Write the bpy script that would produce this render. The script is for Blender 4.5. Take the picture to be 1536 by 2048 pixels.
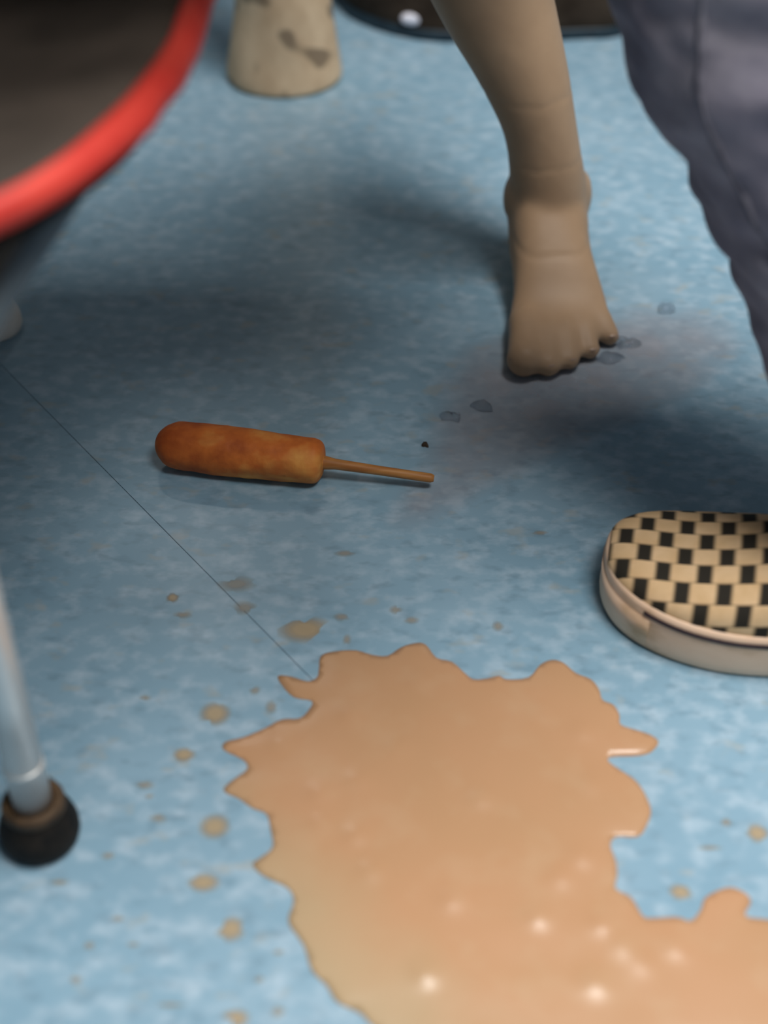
import bpy, bmesh, math, random
from mathutils import Vector, Matrix, noise
from mathutils.geometry import delaunay_2d_cdt
random.seed(7)
for o in list(bpy.data.objects):
    bpy.data.objects.remove(o)
S = bpy.context.scene
COL = S.collection
R = math.radians

# ------------------------------------------------------------------ camera
CAM_H, PITCH, FPX = 0.80, R(42.0), 2900.0          # 0.8 m above the floor, 51 mm lens
cam_d = bpy.data.cameras.new('camera')
cam = bpy.data.objects.new('camera', cam_d); COL.objects.link(cam)
cam.location = (0, 0, CAM_H)
cam.rotation_euler = (math.pi/2 - PITCH, 0, 0)
cam_d.sensor_fit = 'VERTICAL'; cam_d.sensor_height = 36.0
cam_d.lens = 36.0*FPX/2048.0
cam_d.clip_start = 0.02
cam_d.dof.use_dof = True
cam_d.dof.focus_distance = 1.20
cam_d.dof.aperture_fstop = 2.2
S.camera = cam

# ------------------------------------------------------------------ light
W = bpy.data.worlds.new('world'); S.world = W; W.use_nodes = True
bg = W.node_tree.nodes['Background']
bg.inputs[0].default_value = (1.0, 0.97, 0.93, 1); bg.inputs[1].default_value = 0.10

def area(name, loc, target, sx, sy, energy, color):
    d = bpy.data.lights.new(name, 'AREA'); d.shape = 'RECTANGLE'; d.size = sx; d.size_y = sy
    d.energy = energy; d.color = color
    o = bpy.data.objects.new(name, d); COL.objects.link(o); o.location = loc
    o.rotation_euler = (Vector(target)-Vector(loc)).to_track_quat('-Z', 'Y').to_euler()
    return o
area('ceiling_light_overhead', (0.48, 0.90, 2.50), (0.48, 0.90, 0), 0.9, 0.8, 48, (1.0, 0.97, 0.92))
area('ceiling_light_behind', (0.75, -0.05, 2.50), (0.75, -0.05, 0), 0.8, 0.6, 26, (1.0, 0.97, 0.92))
area('ceiling_light_far', (-0.50, 3.30, 2.50), (-0.50, 3.3, 0), 0.3, 0.12, 3, (1.0, 0.97, 0.92))

S.view_settings.view_transform = 'Standard'; S.view_settings.look = 'None'
S.view_settings.gamma = 1.0; S.view_settings.use_curve_mapping = False
S.view_settings.exposure = 0.10

# ------------------------------------------------------------------ helpers
SP, CP = math.sin(PITCH), math.cos(PITCH)
def P(px, py, z=0.0):
    """place on the horizontal level z that is seen at photo position px, py"""
    u, v = px-768.0, py-1024.0
    k = (CAM_H-z)/(SP*FPX + CP*v)
    return Vector((u*k, (CP*FPX - SP*v)*k, z))

def empty(name, loc):
    o = bpy.data.objects.new(name, None); COL.objects.link(o); o.location = loc
    o.empty_display_size = 0.05
    return o
def worldloc(o):
    v = Vector((0, 0, 0))
    while o: v += o.location; o = o.parent
    return v
def obj(name, bm, mat, parent=None, base=None, smooth=True):
    """bmesh given in world metres -> one mesh object whose origin is base"""
    bmesh.ops.recalc_face_normals(bm, faces=bm.faces)
    pl = worldloc(parent) if parent else Vector((0, 0, 0))
    base = Vector(base) if base is not None else pl
    for v in bm.verts: v.co -= base
    me = bpy.data.meshes.new(name); bm.to_mesh(me); bm.free()
    for p in me.polygons: p.use_smooth = smooth
    o = bpy.data.objects.new(name, me); COL.objects.link(o)
    if parent: o.parent = parent
    o.location = base-pl
    for m in (mat if isinstance(mat, (list, tuple)) else [mat]): me.materials.append(m)
    return o
def tag(o, label=None, cat=None, group=None, kind=None):
    if label: o['label'] = label
    if cat: o['category'] = cat
    if group: o['group'] = group
    if kind: o['kind'] = kind
    return o

def loft(bm, rings, cap0=True, cap1=True):
    L = [[bm.verts.new(p) for p in r] for r in rings]
    n = len(L[0])
    for a, b in zip(L[:-1], L[1:]):
        for i in range(n):
            bm.faces.new((a[i], a[(i+1) % n], b[(i+1) % n], b[i]))
    if cap0: bm.faces.new(L[0][::-1])
    if cap1: bm.faces.new(L[-1])
    return L
def crom(pts, n, closed=False):
    """Catmull-Rom through pts (tuples of any length)"""
    out = []; m = len(pts)
    segs = m if closed else m-1
    for i in range(segs):
        g = lambda k: pts[k % m] if closed else pts[max(0, min(m-1, k))]
        p0, p1, p2, p3 = g(i-1), g(i), g(i+1), g(i+2)
        for j in range(n):
            t = j/n
            out.append(tuple(0.5*((2*b)+(-a+c)*t+(2*a-5*b+4*c-d)*t*t+(-a+3*b-3*c+d)*t**3)
                             for a, b, c, d in zip(p0, p1, p2, p3)))
    if not closed: out.append(tuple(pts[-1]))
    return out
def tube(bm, pts, r, n=16, caps=True):
    pts = [Vector(p) for p in pts]
    rs = r if isinstance(r, (list, tuple)) else [r]*len(pts)
    rings = []; up = None
    for i, p in enumerate(pts):
        t = (pts[min(i+1, len(pts)-1)]-pts[max(i-1, 0)]).normalized()
        if up is None:
            up = Vector((0, 0, 1)) if abs(t.z) < 0.9 else Vector((1, 0, 0))
        x = up.cross(t).normalized(); y = t.cross(x).normalized(); up = y
        rings.append([p+x*rs[i]*math.cos(2*math.pi*k/n)+y*rs[i]*math.sin(2*math.pi*k/n) for k in range(n)])
    loft(bm, rings, caps, caps)
def lathe_z(bm, c, prof, n=32):
    rings = [[(c[0]+r*math.cos(2*math.pi*k/n), c[1]+r*math.sin(2*math.pi*k/n), c[2]+z) for k in range(n)] for r, z in prof]
    loft(bm, rings)
def ball(bm, c, r, sc=(1, 1, 1)):
    M = Matrix.Translation(c) @ Matrix.Diagonal((r*sc[0], r*sc[1], r*sc[2], 1))
    bmesh.ops.create_uvsphere(bm, u_segments=20, v_segments=12, radius=1.0, matrix=M)
def remeshed(bm, voxel, smooth=8):
    """weld overlapping closed volumes into one continuous skin"""
    me = bpy.data.meshes.new('tmp'); bm.to_mesh(me); bm.free()
    o = bpy.data.objects.new('tmp', me); COL.objects.link(o)
    m = o.modifiers.new('r', 'REMESH'); m.mode = 'VOXEL'; m.voxel_size = voxel
    s = o.modifiers.new('s', 'SMOOTH'); s.iterations = smooth; s.factor = 0.5
    dg = bpy.context.evaluated_depsgraph_get()
    me2 = bpy.data.meshes.new_from_object(o.evaluated_get(dg))
    out = bmesh.new(); out.from_mesh(me2)
    bpy.data.objects.remove(o); bpy.data.meshes.remove(me); bpy.data.meshes.remove(me2)
    return out
def ss(a, b, x):
    t = max(0.0, min(1.0, (x-a)/(b-a))); return t*t*(3-2*t)

# ------------------------------------------------------------------ materials
class N:
    def __init__(self, name, rough=0.5, spec=0.5):
        self.m = bpy.data.materials.new(name); self.m.use_nodes = True
        self.t = self.m.node_tree; self.b = self.t.nodes['Principled BSDF']
        self.b.inputs['Roughness'].default_value = rough
        self.b.inputs['Specular IOR Level'].default_value = spec
    def add(self, kind, **kw):
        n = self.t.nodes.new(kind)
        for k, v in kw.items(): setattr(n, k, v)
        return n
    def link(self, a, b): self.t.links.new(a, b)
    def coord(self, scale=(1, 1, 1), rot=(0, 0, 0), out='Object'):
        c = self.add('ShaderNodeTexCoord'); m = self.add('ShaderNodeMapping')
        m.inputs['Scale'].default_value = scale; m.inputs['Rotation'].default_value = rot
        self.link(c.outputs[out], m.inputs['Vector']); return m.outputs[0]
    def noise(self, vec, scale, detail=3, rough=0.55):
        n = self.add('ShaderNodeTexNoise'); n.inputs['Scale'].default_value = scale
        n.inputs['Detail'].default_value = detail; n.inputs['Roughness'].default_value = rough
        self.link(vec, n.inputs['Vector']); return n.outputs[0]
    def ramp(self, fac, stops):
        r = self.add('ShaderNodeValToRGB'); e = r.color_ramp.elements
        while len(e) < len(stops): e.new(0.5)
        for el, (p, c) in zip(e, stops):
            el.position = p; el.color = (c[0], c[1], c[2], 1) if not isinstance(c, (int, float)) else (c, c, c, 1)
        self.link(fac, r.inputs[0]); return r.outputs[0]
    def mix(self, fac, a, b, mode='MIX'):
        m = self.add('ShaderNodeMix', data_type='RGBA', blend_type=mode)
        for s, v in ((0, fac), (6, a), (7, b)):
            if isinstance(v, (int, float)): m.inputs[s].default_value = v
            elif isinstance(v, tuple): m.inputs[s].default_value = (*v, 1)
            else: self.link(v, m.inputs[s])
        return m.outputs[2]
    def math(self, op, a, b=None, c=None):
        m = self.add('ShaderNodeMath', operation=op)
        for i, v in enumerate((a, b, c)):
            if v is None: continue
            if isinstance(v, (int, float)): m.inputs[i].default_value = v
            else: self.link(v, m.inputs[i])
        return m.outputs[0]
    def color(self, c):
        if isinstance(c, tuple): self.b.inputs['Base Color'].default_value = (*c, 1)
        else: self.link(c, self.b.inputs['Base Color'])
        return self
    def bump(self, h, strength=0.3, dist=0.002):
        b = self.add('ShaderNodeBump'); b.inputs['Strength'].default_value = strength
        b.inputs['Distance'].default_value = dist
        self.link(h, b.inputs['Height']); self.link(b.outputs[0], self.b.inputs['Normal']); return self

def simple(name, c0, c1, scale, rough=0.6, spec=0.4, bump=0.0, bdist=0.001, metal=0.0, stretch=(1, 1, 1)):
    n = N(name, rough, spec); v = n.coord(stretch)
    f = n.noise(v, scale)
    n.color(n.ramp(f, [(0.35, c0), (0.65, c1)]))
    if bump: n.bump(f, bump, bdist)
    n.b.inputs['Metallic'].default_value = metal
    return n.m

# blue speckled vinyl
f = N('blue_speckled_vinyl', 0.28, 0.5)
v = f.coord((0.75, 1.0, 1.0))
c = f.ramp(f.noise(v, 9, 2), [(0.3, (0.235, 0.405, 0.535)), (0.7, (0.30, 0.47, 0.60))])
c = f.mix(f.ramp(f.noise(v, 75, 3, 0.5), [(0.46, 0.0), (0.74, 0.65)]), c, (0.52, 0.66, 0.78))
v2 = f.coord((0.6, 1.1, 1.0), (0, 0, 0.5))
c = f.mix(f.ramp(f.noise(v2, 95, 2, 0.5), [(0.54, 0.0), (0.74, 0.55)]), c, (0.17, 0.29, 0.39))
v3 = f.coord((0.8, 1.2, 1.0), (0, 0, -0.4))
c = f.mix(f.ramp(f.noise(v3, 48, 2, 0.5), [(0.62, 0.0), (0.74, 0.5)]), c, (0.42, 0.44, 0.42))
f.color(c); f.bump(f.noise(v, 60, 2), 0.12, 0.0006)
M_FLOOR = f.m
M_SUB = simple('dark_subfloor', (0.16, 0.22, 0.27), (0.19, 0.26, 0.31), 20)

sp = N('tan_liquid', 0.25, 0.5); v = sp.coord()
c = sp.ramp(sp.noise(v, 9, 2), [(0.3, (0.56, 0.325, 0.175)), (0.7, (0.60, 0.335, 0.185))])
c = sp.mix(sp.ramp(sp.noise(v, 26, 2), [(0.5, 0.0), (0.75, 0.4)]), c, (0.62, 0.41, 0.25))
sx_ = sp.add('ShaderNodeSeparateXYZ'); sp.link(v, sx_.inputs[0])
gx = sp.math('ADD', sp.math('ADD', sx_.outputs[0], sp.math('MULTIPLY', sx_.outputs[1], 0.9)), sp.math('MULTIPLY', sp.noise(v, 14, 2), 0.10))
c = sp.mix(sp.ramp(sp.math('ADD', gx, 0.5), [(0.39, 0.85), (0.48, 0.0)]), c, (0.53, 0.40, 0.245))    # thinner, more milky liquid along the left side
sp.color(c); sp.bump(sp.noise(v, 55, 2), 0.10, 0.001)
M_SPILL = sp.m
def film(name, col, alpha):
    # a thin splash: dense in the middle, thinning out to nothing at its rim
    n = N(name, 0.3, 0.4); n.color(col)
    g = n.add('ShaderNodeTexCoord')
    vm = n.add('ShaderNodeVectorMath', operation='SUBTRACT'); vm.inputs[1].default_value = (0.5, 0.5, 0.5); n.link(g.outputs['Generated'], vm.inputs[0])
    v2_ = n.add('ShaderNodeVectorMath', operation='MULTIPLY'); v2_.inputs[1].default_value = (1, 1, 0); n.link(vm.outputs[0], v2_.inputs[0])
    ln = n.add('ShaderNodeVectorMath', operation='LENGTH'); n.link(v2_.outputs[0], ln.inputs[0])
    a = n.ramp(ln.outputs['Value'], [(0.15, alpha), (0.48, 0.0)])
    n.link(a, n.b.inputs['Alpha']); return n.m
M_SPLASH = film('tan_splash', (0.52, 0.40, 0.25), 0.85)
M_SPLASH2 = film('thin_tan_splash', (0.46, 0.39, 0.29), 0.5)
w = N('clear_water', 0.03, 0.5); w.color((0.9, 0.95, 1.0)); w.b.inputs['Transmission Weight'].default_value = 1.0
w.b.inputs['IOR'].default_value = 1.33
M_WATER = w.m

cd = N('fried_batter', 0.6, 0.35); v = cd.coord((1, 1, 1))
c = cd.ramp(cd.noise(v, 17, 4, 0.6), [(0.34, (0.40, 0.075, 0.014)), (0.50, (0.70, 0.18, 0.030)), (0.66, (0.90, 0.40, 0.09))])
c = cd.mix(cd.ramp(cd.noise(cd.coord((0.5, 1.8, 1.8)), 26, 2), [(0.50, 0.0), (0.66, 0.6)]), c, (0.38, 0.068, 0.012))
cd.color(c); cd.bump(cd.noise(v, 160, 4), 0.5, 0.0015)
M_BATTER = cd.m
M_STICK = simple('greasy_wood', (0.36, 0.13, 0.03), (0.55, 0.25, 0.07), 60, 0.5, bump=0.2, stretch=(0.3, 3, 3))

sk = N('brown_skin', 0.5, 0.35); v = sk.coord()
c = sk.ramp(sk.noise(v, 14, 3), [(0.3, (0.46, 0.30, 0.185)), (0.7, (0.56, 0.37, 0.23))])
sk.color(c); sk.bump(sk.noise(sk.coord((1, 1, 4)), 60, 3), 0.15, 0.001)
M_SKIN = sk.m
M_NAIL = simple('toe_nail', (0.46, 0.31, 0.22), (0.5, 0.34, 0.25), 30, 0.35)

jn = N('grey_blue_denim', 0.85, 0.2); v = jn.coord((1, 1, 0.45))
c = jn.ramp(jn.noise(v, 16, 4), [(0.32, (0.21, 0.195, 0.255)), (0.68, (0.36, 0.335, 0.395))])
c = jn.mix(jn.ramp(jn.noise(jn.coord((0.5, 0.5, 1.6)), 60, 3), [(0.45, 0.0), (0.75, 0.45)]), c, (0.14, 0.135, 0.185))
jn.color(c); jn.bump(jn.noise(jn.coord(), 300, 2), 0.25, 0.0008)
M_DENIM = jn.m
M_SEAM = simple('denim_seam', (0.08, 0.08, 0.11), (0.26, 0.245, 0.29), 50, 0.85, 0.2)

tn = N('tan_blotched_cloth', 0.85, 0.2); v = tn.coord((1, 1, 1))
c = tn.ramp(tn.noise(tn.coord((1.4, 1.4, 0.8)), 28, 2), [(0.35, (0.70, 0.50, 0.32)), (0.7, (0.85, 0.64, 0.43))])
bq = tn.coord((1, 1, 1)); bq.node.inputs['Location'].default_value = (0.37, 0.11, 0.23)
br = tn.noise(bq, 30, 0, 0.4)
c = tn.mix(tn.ramp(br, [(0.60, 0.0), (0.70, 0.8)]), c, (0.22, 0.16, 0.11))
tn.color(c); tn.bump(tn.noise(v, 120, 3), 0.3, 0.001)
M_TAN = tn.m

M_BLACK = simple('black_seat_fabric', (0.045, 0.035, 0.028), (0.075, 0.058, 0.047), 14, 0.7, 0.3, 0.2)
M_RED = simple('red_trim', (0.62, 0.035, 0.025), (0.72, 0.06, 0.04), 30, 0.5, 0.4)
M_STEEL = simple('scuffed_steel', (0.72, 0.71, 0.70), (0.84, 0.83, 0.81), 25, 0.36, metal=0.45)
M_RUBBER = simple('black_rubber', (0.006, 0.006, 0.006), (0.022, 0.017, 0.013), 70, 0.7, 0.25, 0.3)
M_WORN = simple('worn_rubber_rim', (0.035, 0.022, 0.014), (0.15, 0.09, 0.045), 40, 0.6, 0.3)
M_PALE = simple('pale_plastic', (0.90, 0.82, 0.74), (0.95, 0.88, 0.80), 40, 0.5)
M_BAG = simple('dark_brown_bag', (0.035, 0.022, 0.014), (0.075, 0.052, 0.036), 18, 0.8, 0.2, 0.3)
M_NAVY = simple('navy_trim', (0.010, 0.025, 0.04), (0.02, 0.045, 0.065), 30, 0.5)
M_TAG = simple('lavender_glint_metal', (0.85, 0.85, 1.0), (0.9, 0.9, 1.0), 30, 0.2)  # buckle glint put into the colour as bright lavender
M_RAIL = simple('blue_grey_shaded_steel', (0.10, 0.13, 0.155), (0.15, 0.18, 0.20), 30, 0.5)  # rail tube steel, with the shade on it put into its colour

# ================================================================== setting
RX, RY0, RY1, RZ = 2.8, -1.8, 4.2, 2.6
def slab(name, lo, hi, mat, label):
    b = bmesh.new()
    c = [(a+e)/2 for a, e in zip(lo, hi)]; d = [e-a for a, e in zip(lo, hi)]
    bmesh.ops.create_cube(b, size=1.0, matrix=Matrix.Translation(c) @ Matrix.Diagonal((*d, 1)))
    return tag(obj(name, b, mat, base=c, smooth=False), label, kind='structure')
M_WALL = simple('grey_paint', (0.26, 0.27, 0.29), (0.31, 0.32, 0.34), 3, 0.8, 0.3)
M_CEIL = simple('grey_white_ceiling', (0.45, 0.45, 0.45), (0.50, 0.50, 0.50), 3, 0.9, 0.2)
floor = slab('floor', (-RX, RY0, -0.055), (RX, RY1, -0.004), M_SUB, 'blue speckled vinyl floor under everything')
slab('wall_left', (-RX-0.1, RY0, -0.055), (-RX, RY1, RZ), M_WALL, 'plain grey wall to the left')
slab('wall_right', (RX, RY0, -0.055), (RX+0.1, RY1, RZ), M_WALL, 'plain grey wall to the right')
slab('wall_back', (-RX, RY1, -0.055), (RX, RY1+0.1, RZ), M_WALL, 'plain grey wall at the far end')
slab('wall_front', (-RX, RY0-0.1, -0.055), (RX, RY0, RZ), M_WALL, 'plain grey wall behind the viewer')
slab('ceiling', (-RX, RY0, RZ), (RX, RY1, RZ+0.1), M_CEIL, 'plain pale ceiling')
seam_a, seam_b = P(225, 955), P(640, 1375)
d = (seam_b-seam_a).normalized(); nrm = Vector((-d.y, d.x, 0))
for s in (1, -1):
    b = bmesh.new()
    bmesh.ops.create_grid(b, x_segments=1, y_segments=1, size=0.5, matrix=Matrix.Translation((0, (RY0+RY1)/2, 0)) @ Matrix.Diagonal((2*RX, RY1-RY0, 1, 1)))
    bmesh.ops.bisect_plane(b, geom=b.verts[:]+b.edges[:]+b.faces[:], plane_co=seam_a+nrm*s*0.0003, plane_no=nrm*s, clear_inner=True)
    ex = bmesh.ops.extrude_face_region(b, geom=b.faces[:])
    for q in ex['geom']:
        if isinstance(q, bmesh.types.BMVert): q.co.z -= 0.004
    obj('vinyl_sheet', b, M_FLOOR, floor, smooth=False)

# ================================================================== large tan spill
OUT = [(642,1312),(670,1303),(712,1301),(744,1310),(775,1312),(802,1295),(834,1286),(853,1291),(873,1316),(904,1324),(927,1344),(947,1359),
 (975,1357),(998,1352),(1014,1359),(1057,1355),(1080,1330),(1104,1320),(1127,1326),(1151,1346),(1182,1359),(1198,1379),(1205,1400),(1227,1410),
 (1239,1430),(1241,1449),(1268,1459),(1299,1469),(1317,1484),(1303,1504),(1276,1512),(1225,1514),(1217,1523),(1245,1543),(1272,1562),(1291,1590),
 (1302,1621),(1295,1648),(1276,1674),(1233,1674),(1221,1691),(1231,1719),(1235,1750),(1231,1777),(1260,1793),(1276,1816),(1288,1834),(1311,1836),
 (1354,1834),(1381,1842),(1401,1820),(1409,1797),(1436,1781),(1463,1775),(1491,1787),(1502,1805),(1491,1832),(1540,1840),(1610,1855),(1680,1910),
 (1690,2000),(1620,2090),(1480,2150),(1250,2190),(1000,2200),(860,2150),(790,2090),(740,2048),(720,2027),(673,2004),(654,1973),(623,1941),(607,1891),
 (576,1844),(587,1805),(576,1777),(529,1754),(505,1730),(521,1715),(545,1695),(541,1660),(533,1629),(505,1617),(478,1598),(447,1582),(463,1562),
 (494,1539),(486,1520),(447,1500),(451,1484),(486,1475),(529,1457),(564,1439),(599,1437),(619,1418),(623,1402),(588,1395),(564,1371),(556,1352),
 (584,1354),(615,1363),(634,1355),(638,1336)]
LUMPS = [(795,1497),(640,1590),(715,1562),(640,1650),(712,1672),(1162,1715),(1120,1755),(1075,1835),(1245,1892),(1165,1465),(1080,1430),
         (850,1950),(1190,1970),(560,1490),(700,1430),(840,1365),(1180,1570),(1205,1850),(740,1745),(1350,1895),(1280,1925),(960,1600),(900,1800)]
def liquid_sheet(name, outline, mat, base, top, edge, lumps=(), step=0.005, lump_h=0.0018, wob=0.0003):
    pts = [P(x, y).to_2d() for x, y in outline]
    n = len(pts)
    x0, x1 = min(p.x for p in pts), max(p.x for p in pts); y0, y1 = min(p.y for p in pts), max(p.y for p in pts)
    def inside(q):
        c = False; j = n-1
        for i in range(n):
            a, b = pts[i], pts[j]
            if (a.y > q.y) != (b.y > q.y) and q.x < (b.x-a.x)*(q.y-a.y)/(b.y-a.y)+a.x: c = not c
            j = i
        return c
    def dist(q):
        best = 9
        for i in range(n):
            a, b = pts[i], pts[(i+1) % n]; e = b-a
            t = max(0, min(1, (q-a).dot(e)/max(e.length_squared, 1e-12)))
            best = min(best, (q-a-e*t).length_squared)
        return math.sqrt(best)
    inner = []; y = y0; row = 0
    while y < y1:
        x = x0+(step*0.5 if row % 2 else 0)
        while x < x1:
            q = Vector((x, y))
            if inside(q):
                dd = dist(q)
                if dd > step*0.4: inner.append((q, dd))
            x += step
        y += step*0.87; row += 1
    # a second ring just inside the edge keeps the rounded rim
    V = pts+[q for q, _ in inner]; D = [0.0]*n+[dd for _, dd in inner]
    E = [(i, (i+1) % n) for i in range(n)]
    vs, es, fs, ov, _, _ = delaunay_2d_cdt(V, E, [], 1, 1e-7)
    LP = [P(x, y).to_2d() for x, y in lumps]
    b = bmesh.new(); bv = []
    for k, p in enumerate(vs):
        dd = D[ov[k][0]] if ov[k] else 0.0
        z = 0.0003+top*(1-math.exp(-dd/edge))
        if dd > 0:
            z += wob*noise.noise((p.x*38, p.y*38, 1.3))*min(1, dd/0.01)
            for i, l in enumerate(LP):
                r2 = (p-l).length_squared
                if r2 < 0.0012: z += lump_h*(0.6+0.5*((i*37) % 10)/10)*math.exp(-r2/(2*0.0058**2))
        bv.append(b.verts.new((p.x, p.y, z)))
    for fc in fs:
        try: b.faces.new([bv[i] for i in fc])
        except ValueError: pass
    # short rim down to the floor
    for e in [e for e in b.edges if len(e.link_faces) == 1]:
        a, c_ = e.verts
        lo = [b.verts.new((a.co.x, a.co.y, 0.0)), b.verts.new((c_.co.x, c_.co.y, 0.0))]
        b.faces.new((a, c_, lo[1], lo[0]))
    bmesh.ops.remove_doubles(b, verts=b.verts, dist=1e-6)
    o = obj(name, b, mat, base=base)
    return o
spill_out = crom(OUT, 3, True)
sp_o = liquid_sheet('spilled_drink', spill_out, M_SPILL, P(900, 1700), 0.0013, 0.008, LUMPS)
tag(sp_o, 'large tan puddle of spilled liquid with scalloped edges on blue floor', 'spill')

# ================================================================== corn dog
A, B, C = P(318, 886, 0.021), P(648, 925, 0.019), P(868, 957, 0.012)
root = tag(empty('corn_dog', ((A+B)/2*1.0).to_2d().to_3d()), 'golden brown corn dog on a wooden stick lying on the floor', 'corn dog')
b = bmesh.new()
ax = (B-A).normalized(); L = (B-A).length
side = Vector((-ax.y, ax.x, 0)).normalized(); up = ax.cross(side)
if up.z < 0: up = -up
prof = [(-0.003, 0.002), (-0.001, 0.008), (0.003, 0.0135), (0.009, 0.0180), (0.02, 0.0208), (0.045, 0.0212), (0.075, 0.0208),
        (0.105, 0.0204), (0.128, 0.0198), (0.139, 0.0190), (0.1435, 0.0165), (0.146, 0.0120), (0.147, 0.006), (0.150, 0.0035)]
prof = [(t*L/0.147, r) for t, r in prof]
prof = crom(prof, 4)
rings = []
for t, r in prof:
    ctr = A+ax*t
    ring = []
    for k in range(40):
        a = 2*math.pi*k/40
        dvec = side*math.cos(a)+up*math.sin(a)
        q = ctr+dvec*r
        rr = r*(1+0.07*noise.noise(q*42)+0.035*noise.noise(q*110))
        z = ctr+dvec*rr
        z.z = max(z.z, 0.0004)
        ring.append(z)
    rings.append(ring)
loft(b, rings)
obj('fried_batter', b, M_BATTER, root)
b = bmesh.new()
pp = [B-ax*0.02, B+(C-B)*0.0, B+(C-B)*0.1, B+(C-B)*0.5, B+(C-B)*0.97, C]
tube(b, pp, [0.0044, 0.0060, 0.0046, 0.0040, 0.0039, 0.0028], 14)
obj('stick', b, M_STICK, root)

# ================================================================== black chair with red edge
leg_ft = P(84, 1672)
chair = tag(empty('chair', (leg_ft.x, leg_ft.y, 0)), 'black chair with red seat edge and steel legs at the left', 'chair')
ZS = 0.455
edge_px = [(-330, 500), (-120, 478), (20, 424), (110, 376), (200, 316), (285, 245), (345, 170), (388, 100), (408, 35)]
edge = [P(x, y, ZS).to_2d() for x, y in edge_px]
edge += [Vector(q) for q in [(-0.100, 0.90), (-0.110, 0.99), (-0.17, 1.06), (-0.30, 1.08), (-0.42, 1.05), (-0.49, 0.96), (-0.51, 0.82), (-0.48, 0.69), (-0.41, 0.61)]]
loop = [Vector(p) for p in crom([tuple(p) for p in edge], 6, True)]
cen = sum(loop, Vector((0, 0)))/len(loop)
def inset(dv, z):
    out = []
    n = len(loop)
    for i, p in enumerate(loop):
        t = (loop[(i+1) % n]-loop[i-1]).normalized()
        nn = Vector((t.y, -t.x))
        if nn.dot(cen-p) < 0: nn = -nn
        out.append(Vector((p.x+nn.x*dv, p.y+nn.y*dv, z)))
    return out
def shrink(k, z): return [Vector((cen.x+(p.x-cen.x)*k, cen.y+(p.y-cen.y)*k, z)) for p in loop]
b = bmesh.new()
loft(b, [shrink(0.86, ZS-0.032), inset(0.034, ZS-0.030), inset(0.012, ZS-0.006), inset(0.008, ZS), inset(0.013, ZS+0.0045), inset(0.026, ZS+0.006),
         shrink(0.75, ZS+0.006), shrink(0.4, ZS-0.004), shrink(0.1, ZS-0.006)])
obj('seat', b, M_BLACK, chair)
b = bmesh.new()
NL = len(loop)
rr = []
for i, p in enumerate(loop):
    t = (loop[(i+1) % NL]-loop[i-1]).normalized(); nn = Vector((t.y, -t.x))
    if nn.dot(cen-p) < 0: nn = -nn
    wv = 0.0018*noise.noise((p.x*40, p.y*40, 0.2))
    k_ = 0.62+0.38*ss(0.60, 0.68, p.y)*(1-ss(0.80, 0.90, p.y))
    sec = [(0.005, -0.010), (-0.001+wv, -0.007), (-0.001+wv, -0.001), (0.003, 0.004), (0.008, 0.0065), (0.0135, 0.0070), (0.0135, 0.002), (0.008, -0.006)]
    sec = [(a*k_, z) for a, z in sec]
    rr.append([Vector((p.x+nn.x*a, p.y+nn.y*a, ZS+z)) for a, z in sec])
loft(b, rr+[rr[0]], False, False)
bmesh.ops.remove_doubles(b, verts=b.verts, dist=1e-6)
obj('edge_trim', b, M_RED, chair)
def chair_leg(x, y, top, foot_mat, rim_mat):
    bm = bmesh.new()
    tube(bm, crom(top+[(x, y, 0.33)], 3), 0.0122, 16)
    obj('side_rail', bm, M_RAIL, chair)
    bm = bmesh.new()
    tube(bm, [(x, y, 0.345), (x, y, 0.20), (x, y, 0.03)], 0.0126, 20)
    lg = obj('leg', bm, M_STEEL, chair)
    bm = bmesh.new()
    lathe_z(bm, (x, y, 0), [(0.0126, 0.078), (0.0133, 0.0775), (0.0133, 0.0745), (0.0126, 0.074)], 24)
    obj('joint_ring', bm, M_STEEL, lg)
    bm = bmesh.new()
    lathe_z(bm, (x, y, 0), [(0.020, 0.0002), (0.0245, 0.002), (0.0262, 0.007), (0.0262, 0.013), (0.0245, 0.020), (0.0215, 0.0265), (0.0195, 0.030), (0.0185, 0.032), (0.0130, 0.032)])
    obj('rubber_foot', bm, foot_mat, lg)
    bm = bmesh.new()
    lathe_z(bm, (x, y, 0), [(0.0195, 0.031), (0.0205, 0.033), (0.0205, 0.037), (0.0190, 0.0405), (0.0150, 0.0405), (0.0127, 0.036)])
    obj('foot_rim', bm, rim_mat, lg)
x, y = leg_ft.x, leg_ft.y
chair_leg(x, y, [(-0.160, 0.72, 0.420), (-0.168, 0.69, 0.416), (-0.178, 0.662, 0.408), (-0.196, 0.626, 0.392), (-0.214, 0.590, 0.368)], M_RUBBER, M_WORN)
chair_leg(-0.372, 1.150, [(-0.33, 0.98, 0.418), (-0.345, 1.06, 0.410), (-0.360, 1.12, 0.390)], M_PALE, M_PALE)
chair_leg(-0.60, 0.66, [(-0.44, 0.72, 0.418), (-0.52, 0.69, 0.410), (-0.575, 0.67, 0.390)], M_RUBBER, M_WORN)
chair_leg(-0.68, 1.10, [(-0.46, 0.98, 0.418), (-0.57, 1.04, 0.410), (-0.65, 1.085, 0.390)], M_RUBBER, M_WORN)
b = bmesh.new()
tube(b, crom([(-0.185, 0.70, 0.430), (-0.187, 0.672, 0.425), (-0.200, 0.640, 0.412), (-0.216, 0.610, 0.395)], 4), 0.017, 14)
obj('seat_bracket', b, M_BLACK, chair)

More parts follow.
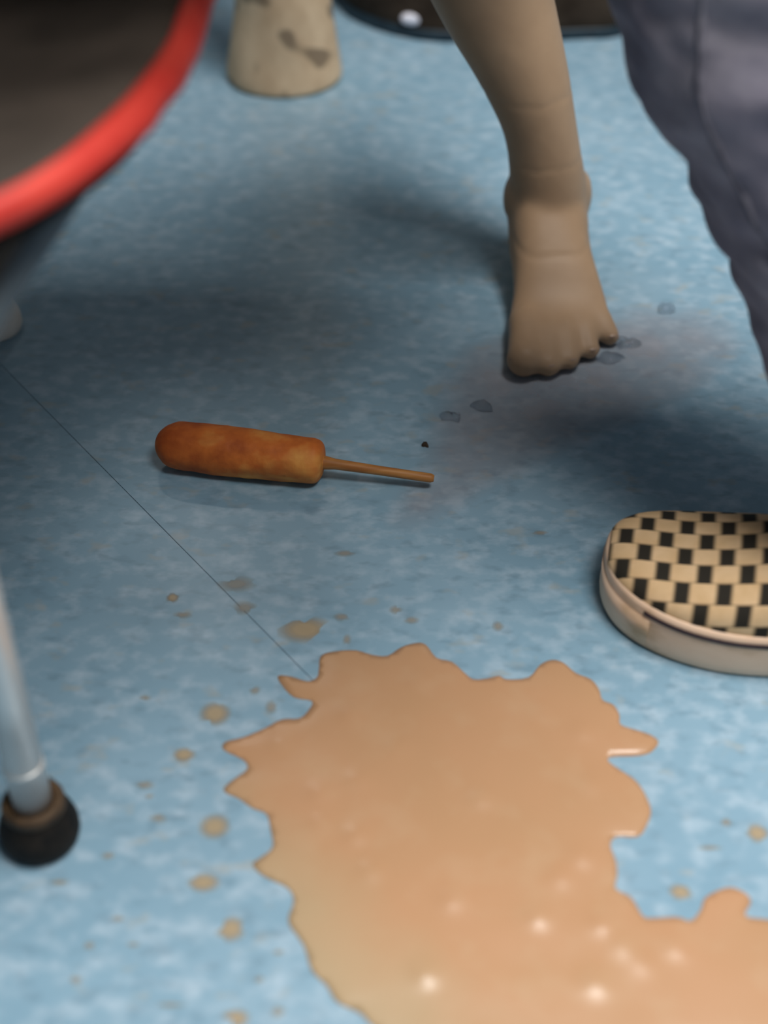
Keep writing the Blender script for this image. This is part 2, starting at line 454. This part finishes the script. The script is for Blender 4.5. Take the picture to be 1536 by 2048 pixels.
# ================================================================== unseen tabletop added over the chair to shade the floor
TB = (-0.98, 1.02)
added_table = tag(empty('added_table', (TB[0], TB[1], 0)), 'unseen long pedestal tabletop added over the black chair to shade the floor', 'added_table')
def rrect(x0, x1, y0, y1, r, z, n=6):
    out = []
    for cx, cy, a0 in ((x1-r, y1-r, 0), (x0+r, y1-r, 90), (x0+r, y0+r, 180), (x1-r, y0+r, 270)):
        for k in range(n+1):
            a = R(a0+90*k/n); out.append((cx+r*math.cos(a), cy+r*math.sin(a), z))
    return out
TX0, TX1, TY0, TY1 = -1.60, 0.22, 0.705, 1.23
b = bmesh.new()
loft(b, [rrect(TX0+0.004, TX1-0.004, TY0+0.004, TY1-0.004, 0.10, 0.700), rrect(TX0, TX1, TY0, TY1, 0.104, 0.704), rrect(TX0, TX1, TY0, TY1, 0.104, 0.724), rrect(TX0+0.004, TX1-0.004, TY0+0.004, TY1-0.004, 0.10, 0.728)])
obj('added_table_top', b, simple('brown_laminate', (0.16, 0.10, 0.06), (0.24, 0.15, 0.09), 12, 0.5, stretch=(0.3, 3, 3)), added_table, smooth=False)
b = bmesh.new()
lathe_z(b, (TB[0], TB[1], 0), [(0.035, 0.02), (0.035, 0.66), (0.10, 0.685), (0.16, 0.699)], 24)
obj('added_column', b, M_STEEL, added_table)
b = bmesh.new()
lathe_z(b, (TB[0], TB[1], 0), [(0.20, 0.001), (0.205, 0.006), (0.20, 0.014), (0.06, 0.026), (0.034, 0.030)], 32)
obj('added_base_plate', b, M_RUBBER, added_table)

# ================================================================== bare leg and foot
px0, py0 = 0.150, 1.235
body = bmesh.new()
# shin and calf: z, cx, cy, rx, ry
LEG = [(0.035, 0.160, 1.262, 0.028, 0.032), (0.060, 0.160, 1.252, 0.034, 0.039), (0.085, 0.160, 1.245, 0.0370, 0.040), (0.110, 0.157, 1.245, 0.0365, 0.038), (0.150, 0.148, 1.252, 0.0360, 0.040),
       (0.200, 0.129, 1.262, 0.044, 0.048), (0.245, 0.108, 1.272, 0.053, 0.056), (0.290, 0.090, 1.280, 0.059, 0.060), (0.340, 0.080, 1.285, 0.061, 0.062),
       (0.400, 0.076, 1.285, 0.056, 0.058), (0.450, 0.074, 1.275, 0.053, 0.055), (0.500, 0.072, 1.270, 0.058, 0.060), (0.560, 0.070, 1.275, 0.064, 0.066),
       (0.620, 0.069, 1.282, 0.068, 0.071), (0.690, 0.067, 1.292, 0.073, 0.076)]
LEG = crom(LEG, 4)
loft(body, [[(cx+rx*math.cos(2*math.pi*k/32), cy+ry*math.sin(2*math.pi*k/32), z) for k in range(32)] for z, cx, cy, rx, ry in LEG])
ball(body, (0.127, 1.246, 0.080), 0.019, (0.6, 1.1, 1.3))   # ankle bones
ball(body, (0.193, 1.255, 0.078), 0.020, (0.6, 1.1, 1.35))
ball(body, (0.162, 1.285, 0.030), 0.030, (0.95, 1.0, 1.0))   # heel
# foot: y, cx, half width, z low, z high
FT = [(1.300, 0.162, 0.020, 0.006, 0.050), (1.285, 0.161, 0.031, 0.001, 0.080), (1.255, 0.161, 0.037, 0.001, 0.112), (1.225, 0.161, 0.0390, 0.002, 0.106), (1.195, 0.162, 0.0385, 0.003, 0.084),
      (1.165, 0.166, 0.042, 0.003, 0.060), (1.140, 0.167, 0.047, 0.001, 0.040), (1.120, 0.164, 0.048, 0.001, 0.032), (1.105, 0.160, 0.044, 0.002, 0.026)]
FT = crom(FT, 3)
rg = []
for y_, cx, hw, z0, z1 in FT:
    r_ = []
    for k in range(32):
        a = 2*math.pi*k/32; ca, sa = math.cos(a), math.sin(a)
        x_ = cx+hw*math.copysign(abs(ca)**0.8, ca)
        z_ = (z0+z1)/2+(z1-z0)/2*math.copysign(abs(sa)**0.85, sa)
        if sa > 0: x_ += -0.010*sa*(1-abs(ca))          # higher towards the big toe
        r_.append((x_, y_, z_))
    rg.append(r_)
loft(body, rg)
TOES = [((0.132, 1.125), (0.128, 1.066), 0.0155, 0.0165), ((0.152, 1.120), (0.151, 1.064), 0.0112, 0.0115), ((0.169, 1.122), (0.171, 1.074), 0.0105, 0.0108),
        ((0.186, 1.128), (0.192, 1.090), 0.0100, 0.0102), ((0.202, 1.138), (0.213, 1.112), 0.0098, 0.0100)]
for (x0, y0), (x1, y1), r0, r1 in TOES:
    tube(body, [(x0, y0, 0.022), ((x0*2+x1)/3, (y0*2+y1)/3, 0.0225), ((x0+2*x1)/3, (y0+2*y1)/3, 0.018), (x1, y1, r1+0.0005)], [r0, r0*0.95, r1*0.93, r1], 16)
    ball(body, (x1, y1-0.001, r1+0.0005), r1*1.03)
body = remeshed(body, 0.0032, 26)
for v_ in body.verts: v_.co.y += 0.014
# skin creases across instep and ankle
for v_ in body.verts:
    c_ = v_.co
    if c_.y < 1.275 and c_.z > 0.03:
        for zc, am in ((0.062, 0.0007), (0.128, 0.0004), (0.19, 0.0004)):
            tt = (c_.z-zc-0.003*noise.noise((c_.x*60, zc*90, 0)))/0.0028
            v_.co -= v_.normal*am*math.exp(-tt*tt)
mz = min(v_.co.z for v_ in body.verts)
for v_ in body.verts: v_.co.z -= mz
leg = obj('person', body, M_SKIN, base=(0.160, 1.19, 0))
tag(leg, 'person with a bare brown leg and bare foot standing behind the corn dog', 'person')
for (x0, y0), (x1, y1), r0, r1 in TOES:
    b = bmesh.new(); ball(b, (x1, y1+0.014-r1*0.25, r1*1.45-mz), r1*0.60, (1.0, 1.0, 0.40))
    obj('toe_nail', b, M_NAIL, leg)

# ================================================================== person in jeans with checked shoe
YAW = R(12)
toe = P(1199, 1166); toe.z = 0
hx = Vector((math.cos(YAW), -math.sin(YAW), 0)); hy = Vector((math.sin(YAW), math.cos(YAW), 0))   # heelwards, far side
def SH(l, w_, z): return toe+hx*l+hy*w_+Vector((0, 0, z))
jp = tag(empty('person', SH(0.22, -0.03, 0)), 'person in grey-blue jeans and a black and cream checked slip-on shoe', 'person')
LS = 0.300
# plan of the sole: station, near side (-), far side (+)
PLAN = [(0.000, -0.005, 0.006), (0.003, -0.022, 0.020), (0.010, -0.038, 0.032), (0.022, -0.052, 0.041), (0.040, -0.064, 0.047), (0.065, -0.073, 0.050), (0.095, -0.077, 0.050), (0.125, -0.075, 0.047),
        (0.165, -0.068, 0.040), (0.205, -0.060, 0.034), (0.245, -0.057, 0.028), (0.275, -0.051, 0.021), (0.292, -0.038, 0.008), (0.299, -0.022, -0.008), (0.300, -0.016, -0.014)]
PLN = crom(PLAN, 4)
def plan_at(l):
    for a, c_ in zip(PLN[:-1], PLN[1:]):
        if a[0] <= l <= c_[0]:
            t = (l-a[0])/max(c_[0]-a[0], 1e-9); return a[1]+(c_[1]-a[1])*t, a[2]+(c_[2]-a[2])*t
    return PLN[-1][1:]
outl = [(l, n_) for l, n_, f_ in PLN]+[(l, f_) for l, n_, f_ in PLN[::-1]]
ol = [Vector(q) for q in outl]
def sole_ring(off, zf):
    out = []; n = len(ol); c_ = Vector((0.15, -0.01))
    for i, p in enumerate(ol):
        t = (ol[(i+1) % n]-ol[i-1]); t = t.normalized() if t.length > 1e-9 else Vector((0, 1))
        nn = Vector((t.y, -t.x))
        if nn.dot(c_-p) < 0: nn = -nn
        q = p+nn*off
        out.append(SH(q.x, q.y, zf(p.x) if callable(zf) else zf))
    return out
ftop = lambda l: 0.040+0.004*math.exp(-(l/0.05)**2)
b = bmesh.new()
loft(b, [sole_ring(0.006, 0.0005), sole_ring(0.0015, 0.0015), sole_ring(0.0, 0.005), sole_ring(0.0, 0.010), sole_ring(0.0006, lambda l: ftop(l)-0.004),
         sole_ring(0.0018, lambda l: ftop(l)-0.0008), sole_ring(0.004, ftop), sole_ring(0.012, ftop)])
so = N('off_white_rubber', 0.5, 0.4); v = so.coord((1, 1, 2.2))
c = so.ramp(so.noise(v, 14, 4), [(0.40, (0.93, 0.68, 0.50)), (0.58, (0.88, 0.62, 0.44)), (0.72, (0.56, 0.36, 0.20))])
so.color(c); so.bump(so.noise(v, 120, 2), 0.15, 0.0008)
M_SOLE = so.m
# checked canvas: length and across positions come from the UV map of the upper
ck = N('checked_canvas', 0.8, 0.2)
uv = ck.add('ShaderNodeUVMap'); sx = ck.add('ShaderNodeSeparateXYZ'); ck.link(uv.outputs[0], sx.inputs[0])
U, Vv = sx.outputs[0], sx.outputs[1]
rowf = ck.math('DIVIDE', Vv, 0.0165)
row = ck.math('FLOOR', rowf)
ph = ck.math('FRACT', ck.math('ADD', ck.math('DIVIDE', U, 0.0295), ck.math('MULTIPLY', row, 0.5)))
dist_ = ck.math('ABSOLUTE', ck.math('SUBTRACT', ph, 0.5))
dark = ck.ramp(dist_, [(0.13, 1.0), (0.24, 0.0)])
fr = ck.math('FRACT', rowf)
line = ck.ramp(fr, [(0.0, 0.75), (0.10, 0.0)])
nz = ck.noise(ck.coord(), 70, 2)
cream = ck.ramp(nz, [(0.3, (0.74, 0.50, 0.27)), (0.7, (0.84, 0.59, 0.35))])
c = ck.mix(line, cream, (0.18, 0.11, 0.06))
c = ck.mix(dark, c, (0.030, 0.026, 0.020))
ck.color(c); ck.bump(ck.noise(ck.coord(), 500, 2), 0.2, 0.0006)
M_CHECK = ck.m
M_STRIPE = simple('dark_stripe', (0.030, 0.012, 0.016), (0.045, 0.02, 0.024), 40, 0.5)

# upper
HT = crom([(0.004, 0.003), (0.012, 0.008), (0.03, 0.014), (0.06, 0.021), (0.09, 0.029), (0.12, 0.038), (0.15, 0.048), (0.18, 0.047), (0.22, 0.042), (0.26, 0.041), (0.285, 0.041), (0.296, 0.036)], 3)
NA = 28
ub = bmesh.new(); uvl = ub.loops.layers.uv.new('UVMap')
rowsv = []
for l, h in HT:
    n_, f_ = plan_at(l); n_ += 0.0035; f_ -= 0.0035
    c_ = (n_+f_)/2; hw = max((f_-n_)/2, 0.002)
    z0 = ftop(l)-0.004
    pts = []
    for k in range(NA+1):
        a = math.pi*k/NA
        ca, sa = math.cos(a), math.sin(a)
        pts.append(SH(l, c_-hw*math.copysign(abs(ca)**0.8, ca), z0+(h+0.004)*abs(sa)**0.75))
    s_ = [0]
    for p, q in zip(pts[:-1], pts[1:]): s_.append(s_[-1]+(q-p).length)
    mid = s_[NA//2]
    rowsv.append([(ub.verts.new(p), l, s-mid) for p, s in zip(pts, s_)])
def face(*vs):
    fc = ub.faces.new([q[0] for q in vs])
    for lp, q in zip(fc.loops, vs): lp[uvl].uv = (q[1]+5.0, q[2]+5.003)
for a, c_ in zip(rowsv[:-1], rowsv[1:]):
    for k in range(NA): face(a[k], a[k+1], c_[k+1], c_[k])
for r_ in (rowsv[0], rowsv[-1]):
    ub.faces.new([q[0] for q in r_])
shoe = obj('shoe', ub, M_CHECK, jp)
shoe['label'] = 'black and cream checked canvas slip-on shoe with off-white rubber sole'
obj('sole', b, M_SOLE, shoe)
b = bmesh.new()
n_st = len(ol)
def band(off, z0f, z1f, th):
    r0 = sole_ring(off, z0f); r1 = sole_ring(off-th, z0f); r2 = sole_ring(off-th, z1f); r3 = sole_ring(off, z1f)
    rg_ = [[a, b_, c2, d2] for a, b_, c2, d2 in zip(r0, r1, r2, r3)]
    return rg_
bd = band(0.001, lambda l: ftop(l)-0.0085, lambda l: ftop(l)-0.0048, 0.0013)
# the stripe runs along the sides and stops short of the toe
keep = [i for i, p in enumerate(ol) if p.x > 0.034]
near = [bd[i] for i in keep if i < n_st/2]; far = [bd[i] for i in keep if i >= n_st/2]
loft(b, near+far, True, True)
obj('stripe', b, M_STRIPE, shoe)
b = bmesh.new()
tb = [i for i, p in enumerate(ol) if p.x < 0.040]
bb = band(0.0012, 0.006, lambda l: ftop(l)-0.011, 0.0016)
tb = [i for i in tb if i >= n_st/2]+[i for i in tb if i < n_st/2]
loft(b, [bb[i] for i in tb], True, True)
obj('toe_bumper', b, M_SOLE, shoe)
# collar and elastic gusset at the throat
b = bmesh.new()
cl = []
for k in range(28):
    a = 2*math.pi*k/28
    l = 0.222+0.066*math.cos(a)
    n_, f_ = plan_at(l); cc = (n_+f_)/2
    cl.append(SH(l, cc+0.031*math.sin(a), 0.083+0.006*(-math.cos(a))))
tube(b, cl+[cl[0]], 0.0045, 10, False)
obj('collar', b, simple('pale_collar', (0.55, 0.45, 0.38), (0.66, 0.56, 0.48), 40, 0.8), shoe)
b = bmesh.new()
g0 = SH(0.128, -0.036, 0.066); ball(b, g0, 0.019, (0.8, 0.8, 0.6))
obj('elastic_gusset', b, simple('pale_elastic', (0.62, 0.52, 0.45), (0.74, 0.64, 0.58), 80, 0.8, bump=0.4), shoe)
# lower leg skin inside shoe and trouser
b = bmesh.new()
ank = SH(0.232, -0.015, 0.0)
LG2 = crom([(0.03, 0, 0, 0.03), (0.08, 0, 0, 0.033), (0.13, -0.005, 0.012, 0.034), (0.20, -0.03, 0.05, 0.038), (0.30, -0.07, 0.10, 0.050), (0.40, -0.105, 0.15, 0.055), (0.47, -0.12, 0.18, 0.055)], 3)
loft(b, [[(ank.x+dx+r*math.cos(2*math.pi*k/20), ank.y+dy+r*math.sin(2*math.pi*k/20), z) for k in range(20)] for z, dx, dy, r in LG2])
obj('body', b, M_SKIN, jp)
# jeans: shin leaning forward to the knee, thigh folded back to the right (crouching)
SHIN = crom([(0.095, 0.412, 0.748, 0.096), (0.14, 0.402, 0.770, 0.103), (0.20, 0.378, 0.805, 0.108), (0.26, 0.350, 0.838, 0.112), (0.32, 0.317, 0.872, 0.119), (0.38, 0.288, 0.905, 0.130),
      (0.43, 0.274, 0.926, 0.134), (0.47, 0.276, 0.935, 0.126), (0.505, 0.284, 0.935, 0.104), (0.53, 0.292, 0.932, 0.070), (0.54, 0.296, 0.930, 0.03)], 5)
b = bmesh.new()
loft(b, [[(cx+math.cos(2*math.pi*k/48)*r, cy+math.sin(2*math.pi*k/48)*r, z) for k in range(48)] for z, cx, cy, r in SHIN])
tube(b, crom([(0.290, 0.925, 0.435), (0.36, 0.890, 0.450), (0.46, 0.835, 0.440), (0.57, 0.775, 0.425), (0.68, 0.715, 0.420)], 4), 0.112, 32)
ball(b, (0.68, 0.715, 0.42), 0.128)
b = remeshed(b, 0.006, 10)
b.normal_update()
for v_ in b.verts:
    q = v_.co
    v_.co = q+v_.normal*(0.010*noise.noise((q.x*9, q.y*9, q.z*26))+0.005*noise.noise((q.x*25, q.y*25, q.z*60+3)))
from mathutils.bvhtree import BVHTree
bvh = BVHTree.FromBMesh(b)
jeans = obj('jeans', b, M_DENIM, jp)
jeans['label'] = 'grey-blue denim trouser leg with a puckered side seam'
b = bmesh.new()
spts = []
for z, cx, cy, r in SHIN[:-12]:
    a = R(228)
    hit = bvh.ray_cast(Vector((cx+math.cos(a)*0.3, cy+math.sin(a)*0.3, z)), Vector((-math.cos(a), -math.sin(a), 0)))
    if hit[0]: spts.append(hit[0])
tube(b, spts, [0.0024+0.0012*math.sin(i*2.1) for i in range(len(spts))], 8)
obj('seam', b, M_SEAM, jeans)

# ================================================================== person in tan trousers
tp = P(567, 186)
tc = Vector((tp.x, tp.y+0.045, 0))
tpn = tag(empty('person', (tc.x, tc.y, 0)), 'person in tan trousers with dark blotches, hem touching the floor', 'person')
TR = crom([(0.001, 0.0, 0.067, 0.060), (0.004, 0.0, 0.070, 0.063), (0.012, 0.0, 0.071, 0.063), (0.05, 0.001, 0.065, 0.058), (0.10, 0.001, 0.057, 0.054), (0.16, 0.0, 0.054, 0.054), (0.30, -0.004, 0.064, 0.066), (0.46, -0.006, 0.070, 0.072),
           (0.65, -0.008, 0.082, 0.085), (0.92, -0.01, 0.095, 0.098)], 5)
b = bmesh.new()
rg = []
for z, dx, rx, ry in TR:
    r_ = []
    for k in range(48):
        a = 2*math.pi*k/48
        kx = 1+0.03*noise.noise((math.cos(a)*1.2, math.sin(a)*1.2, z*14))+0.006*noise.noise((math.cos(a)*4, math.sin(a)*4, z*50))
        r_.append((tc.x+dx+rx*kx*math.cos(a), tc.y+ry*kx*math.sin(a), z))
    rg.append(r_)
loft(b, rg)
tr = obj('trousers', b, M_TAN, tpn)

# ================================================================== dark bag at the back
bx = [P(1240, 74), P(1160, 80), P(1060, 85), P(950, 87), P(860, 84), P(790, 72), P(730, 52), P(685, 25)]
pl = [(p.x, p.y) for p in bx]+[(-0.075, 1.97), (-0.06, 2.05), (0.02, 2.10), (0.15, 2.11), (0.27, 2.10), (0.345, 2.05), (0.365, 1.95), (0.35, 1.87)]
pl = crom(pl, 3, True)
bc = Vector((0.145, 1.96))
def bring(k, z, wob=0.0):
    return [Vector((bc.x+(x_-bc.x)*k*(1+wob*noise.noise((x_*14, y_*14, z*20))), bc.y+(y_-bc.y)*k*(1+wob*noise.noise((x_*14, y_*14, z*20+5))), z)) for x_, y_ in pl]
bag = tag(empty('bag', (bc.x, bc.y, 0)), 'dark brown bag with navy base lying behind the bare leg', 'bag')
b = bmesh.new()
loft(b, [bring(0.95, 0.004), bring(0.985, 0.012), bring(0.99, 0.03, 0.02), bring(1.02, 0.08, 0.05), bring(1.0, 0.14, 0.07), bring(0.9, 0.19, 0.08), bring(0.65, 0.225, 0.08), bring(0.3, 0.235, 0.08)])
obj('bag_body', b, M_BAG, bag)
b = bmesh.new()
loft(b, [bring(0.97, 0.0003), bring(1.0, 0.002), bring(1.0, 0.013), bring(0.975, 0.016)])
obj('base_trim', b, M_NAVY, bag)
b = bmesh.new()
tg = P(826, 33, 0.026)
ball(b, (tg.x, tg.y-0.006, 0.026), 0.014, (1.15, 0.5, 0.62))
obj('buckle', b, M_TAG, bag)
b = bmesh.new()
tube(b, crom([(0.02, 1.90, 0.20), (0.05, 1.87, 0.27), (0.145, 1.86, 0.31), (0.24, 1.87, 0.27), (0.27, 1.90, 0.20)], 6), 0.010, 10)
obj('handle', b, M_BAG, bag)

# ================================================================== splashes round the spill
SPL = [(425,1430,31,23,1,'round tan splash left of the spill, level with its upper lobes'),(368,1510,22,19,1,'wedge of tan splash beyond the chair foot, between two lighter spots'),
 (430,1655,46,27,1,'widest tan splash beside the left edge of the spill'),(410,1765,32,18,1,'tan splash just below the widest one, left of the spill'),
 (465,1858,33,28,1,'pale thick tan splash near the lower left edge of the spill'),(608,1258,52,24,1,'long slanting tan splash above the spill near the floor seam'),
 (478,1170,36,15,0,'faint tan smear lying across the floor seam'),(490,1214,26,12,0,'faint tan smear just below the one across the floor seam'),
 (343,1197,15,10,1,'small tan splash farthest up and left, near the shade'),(475,2036,32,16,1,'tan splash at the bottom edge, left of the spill'),
 (1516,1665,24,22,1,'tan splash at the right edge, above the lower right lobe'),(1360,1785,22,16,1,'small glossy tan splash in the notch of the lower right lobe')]
SMALL = [(288,1570,19,9,'tiny tan speck right of the black rubber chair foot, higher one of two'),(215,1712,15,9,'small tan speck just below right of the black rubber chair foot'),
 (312,1637,23,8,'faint flat speck between the chair foot and the widest splash'),(150,1958,20,9,'tan speck nearest the bottom left corner of the floor'),
 (340,2010,26,7,'thin flat tan speck by the bottom edge, left of the bottom splash'),(555,2022,16,13,'tan speck by the bottom edge between bottom splash and spill'),
 (545,1415,14,14,'round faint speck in the notch below the upper left lobe of the spill'),(790,1220,15,9,'faint speck above the top of the spill, upper left of a close pair'),
 (825,1242,17,8,'faint speck above the top of the spill, lower right of a close pair'),(695,1282,14,11,'faint speck between the long slanting splash and the spill top'),
 (510,1382,14,9,'faint speck left of the upper left finger of the spill'),(365,1230,22,7,'faint flat speck just below the farthest small splash'),
 (995,1252,12,10,'lone faint speck midway between spill top and checked shoe'),(690,1107,22,7,'dark faint speck in the shade below the corn dog stick'),
 (1080,1065,14,6,'bright tiny speck left of the checked shoe toe'),(115,1765,18,7,'flat speck directly below the black rubber chair foot'),
 (180,1890,14,9,'round speck in the lower left, above the corner speck'),(235,1837,15,6,'pale thin speck in the lower left, upper one of three'),
 (290,1395,13,6,'barely visible speck far left, above the chair foot level'),(1420,1695,20,6,'thin flat speck on the blue floor inside the right notch'),
 (680,1235,20,9,'faint speck at the upper end of the long slanting splash'),(265,1890,16,6,'thin speck in the lower left, right of the round one'),
 (1452,1645,16,7,'faint speck left of the splash at the right edge'),(300,1592,12,6,'tiny tan speck right of the black rubber chair foot, lower one of two'),
 (560,1905,14,7,'faint speck hugging the lower left edge of the spill'),(520,1960,12,8,'faint speck below the pale thick splash at lower left')]
def blob(px, py, rx, ry, seed, h=0.0005):
    pts = []
    for k in range(26):
        a = 2*math.pi*k/26
        q = 1+0.8*noise.noise((math.cos(a)*1.1+seed*3.1, math.sin(a)*1.1, seed*1.7))+0.35*noise.noise((math.cos(a)*2.4+seed, math.sin(a)*3, seed))
        c_, s_ = math.cos(a), math.sin(a)
        dx, dy = rx*q*c_, ry*q*s_
        if (px, py) == (608, 1258): dx, dy = dx*0.95+dy*0.2, dy-dx*0.42
        pts.append(P(px+dx, py+dy))
    c0 = P(px, py)
    bm = bmesh.new()
    rings_ = [[(c0.x+(p.x-c0.x)*k, c0.y+(p.y-c0.y)*k, z) for p in pts] for k, z in ((1.0, 0.0001), (0.96, h*0.25), (0.88, h*0.5), (0.75, h*0.72), (0.55, h*0.88), (0.35, h*0.96), (0.15, h))]
    loft(bm, rings_, False, True)
    return bm, c0
for i, (x, y, rx, ry, thick, lab) in enumerate(SPL):
    bm, c0 = blob(x, y, rx, ry, i+1.3)
    tag(obj('splash', bm, M_SPLASH if thick else M_SPLASH2, base=c0), lab, 'splash', 'tan splashes around the spill')
for i, (x, y, rx, ry, lab) in enumerate(SMALL):
    bm, c0 = blob(x, y, rx, ry, i+40.7, 0.0004)
    tag(obj('splash_drop', bm, M_SPLASH2, base=c0), lab, 'splash', 'tiny faint specks around the spill')

# ================================================================== wet smear round the bare foot
SM = [(1500,690),(1440,755),(1340,825),(1200,885),(1060,950),(940,1015),(850,1066),(770,1062),(775,1005),(825,935),(850,850),(862,765),(905,700),(1000,665),(1150,630),(1300,606),(1430,620)]
sm = N('greyish_wet_film', 0.22, 0.5); sm.color((0.56, 0.50, 0.52))
at = sm.add('ShaderNodeAttribute', attribute_name='thickness')
sm.link(sm.math('MULTIPLY', sm.ramp(at.outputs['Fac'], [(0.0, 0.0), (0.9, 0.5)]), sm.ramp(sm.noise(sm.coord(), 22, 3), [(0.3, 0.72), (0.7, 1.0)])), sm.b.inputs['Alpha'])
so_ = liquid_sheet('wet_smear', crom(SM, 4, True), sm.m, P(1100, 800), 0.0004, 0.035, (), 0.008, 0.0, 0.0001)
mx = max(v_.co.z for v_ in so_.data.vertices)
att = so_.data.attributes.new('thickness', 'FLOAT', 'POINT')
for v_ in so_.data.vertices: att.data[v_.index].value = max(0.0, min(1.0, (v_.co.z-0.0003)/(mx-0.0003)))
tag(so_, 'thin greyish wet smear on the floor around the bare foot', 'smear')

# ================================================================== clear drops by the foot
DR = [(1330,620,20,8,'clear water drop nearest the jeans, right of the bare foot'),(1232,684,22,6,'clear water drop touching the little toe side of the foot'),
      (1262,690,20,8,'clear water drop in the cluster right of the bare foot'),(1222,718,24,12,'largest dark clear drop just below the little toe'),
      (966,815,20,10,'clear water drop left below the bare foot, right one of two'),(903,836,20,9,'clear water drop left below the bare foot, left one of two')]
for i, (x, y, rx, ry, lab) in enumerate(DR):
    bm, c0 = blob(x, y, rx, ry, i+80.1, 0.0060)
    tag(obj('water_drop', bm, M_WATER, base=c0), lab, 'water drop', 'clear drops by the bare foot')
bm, c0 = blob(850, 890, 8, 5, 99.0, 0.003)
tag(obj('crumb', bm, M_BAG, base=c0), 'tiny dark crumb on the floor above the corn dog stick', 'crumb')
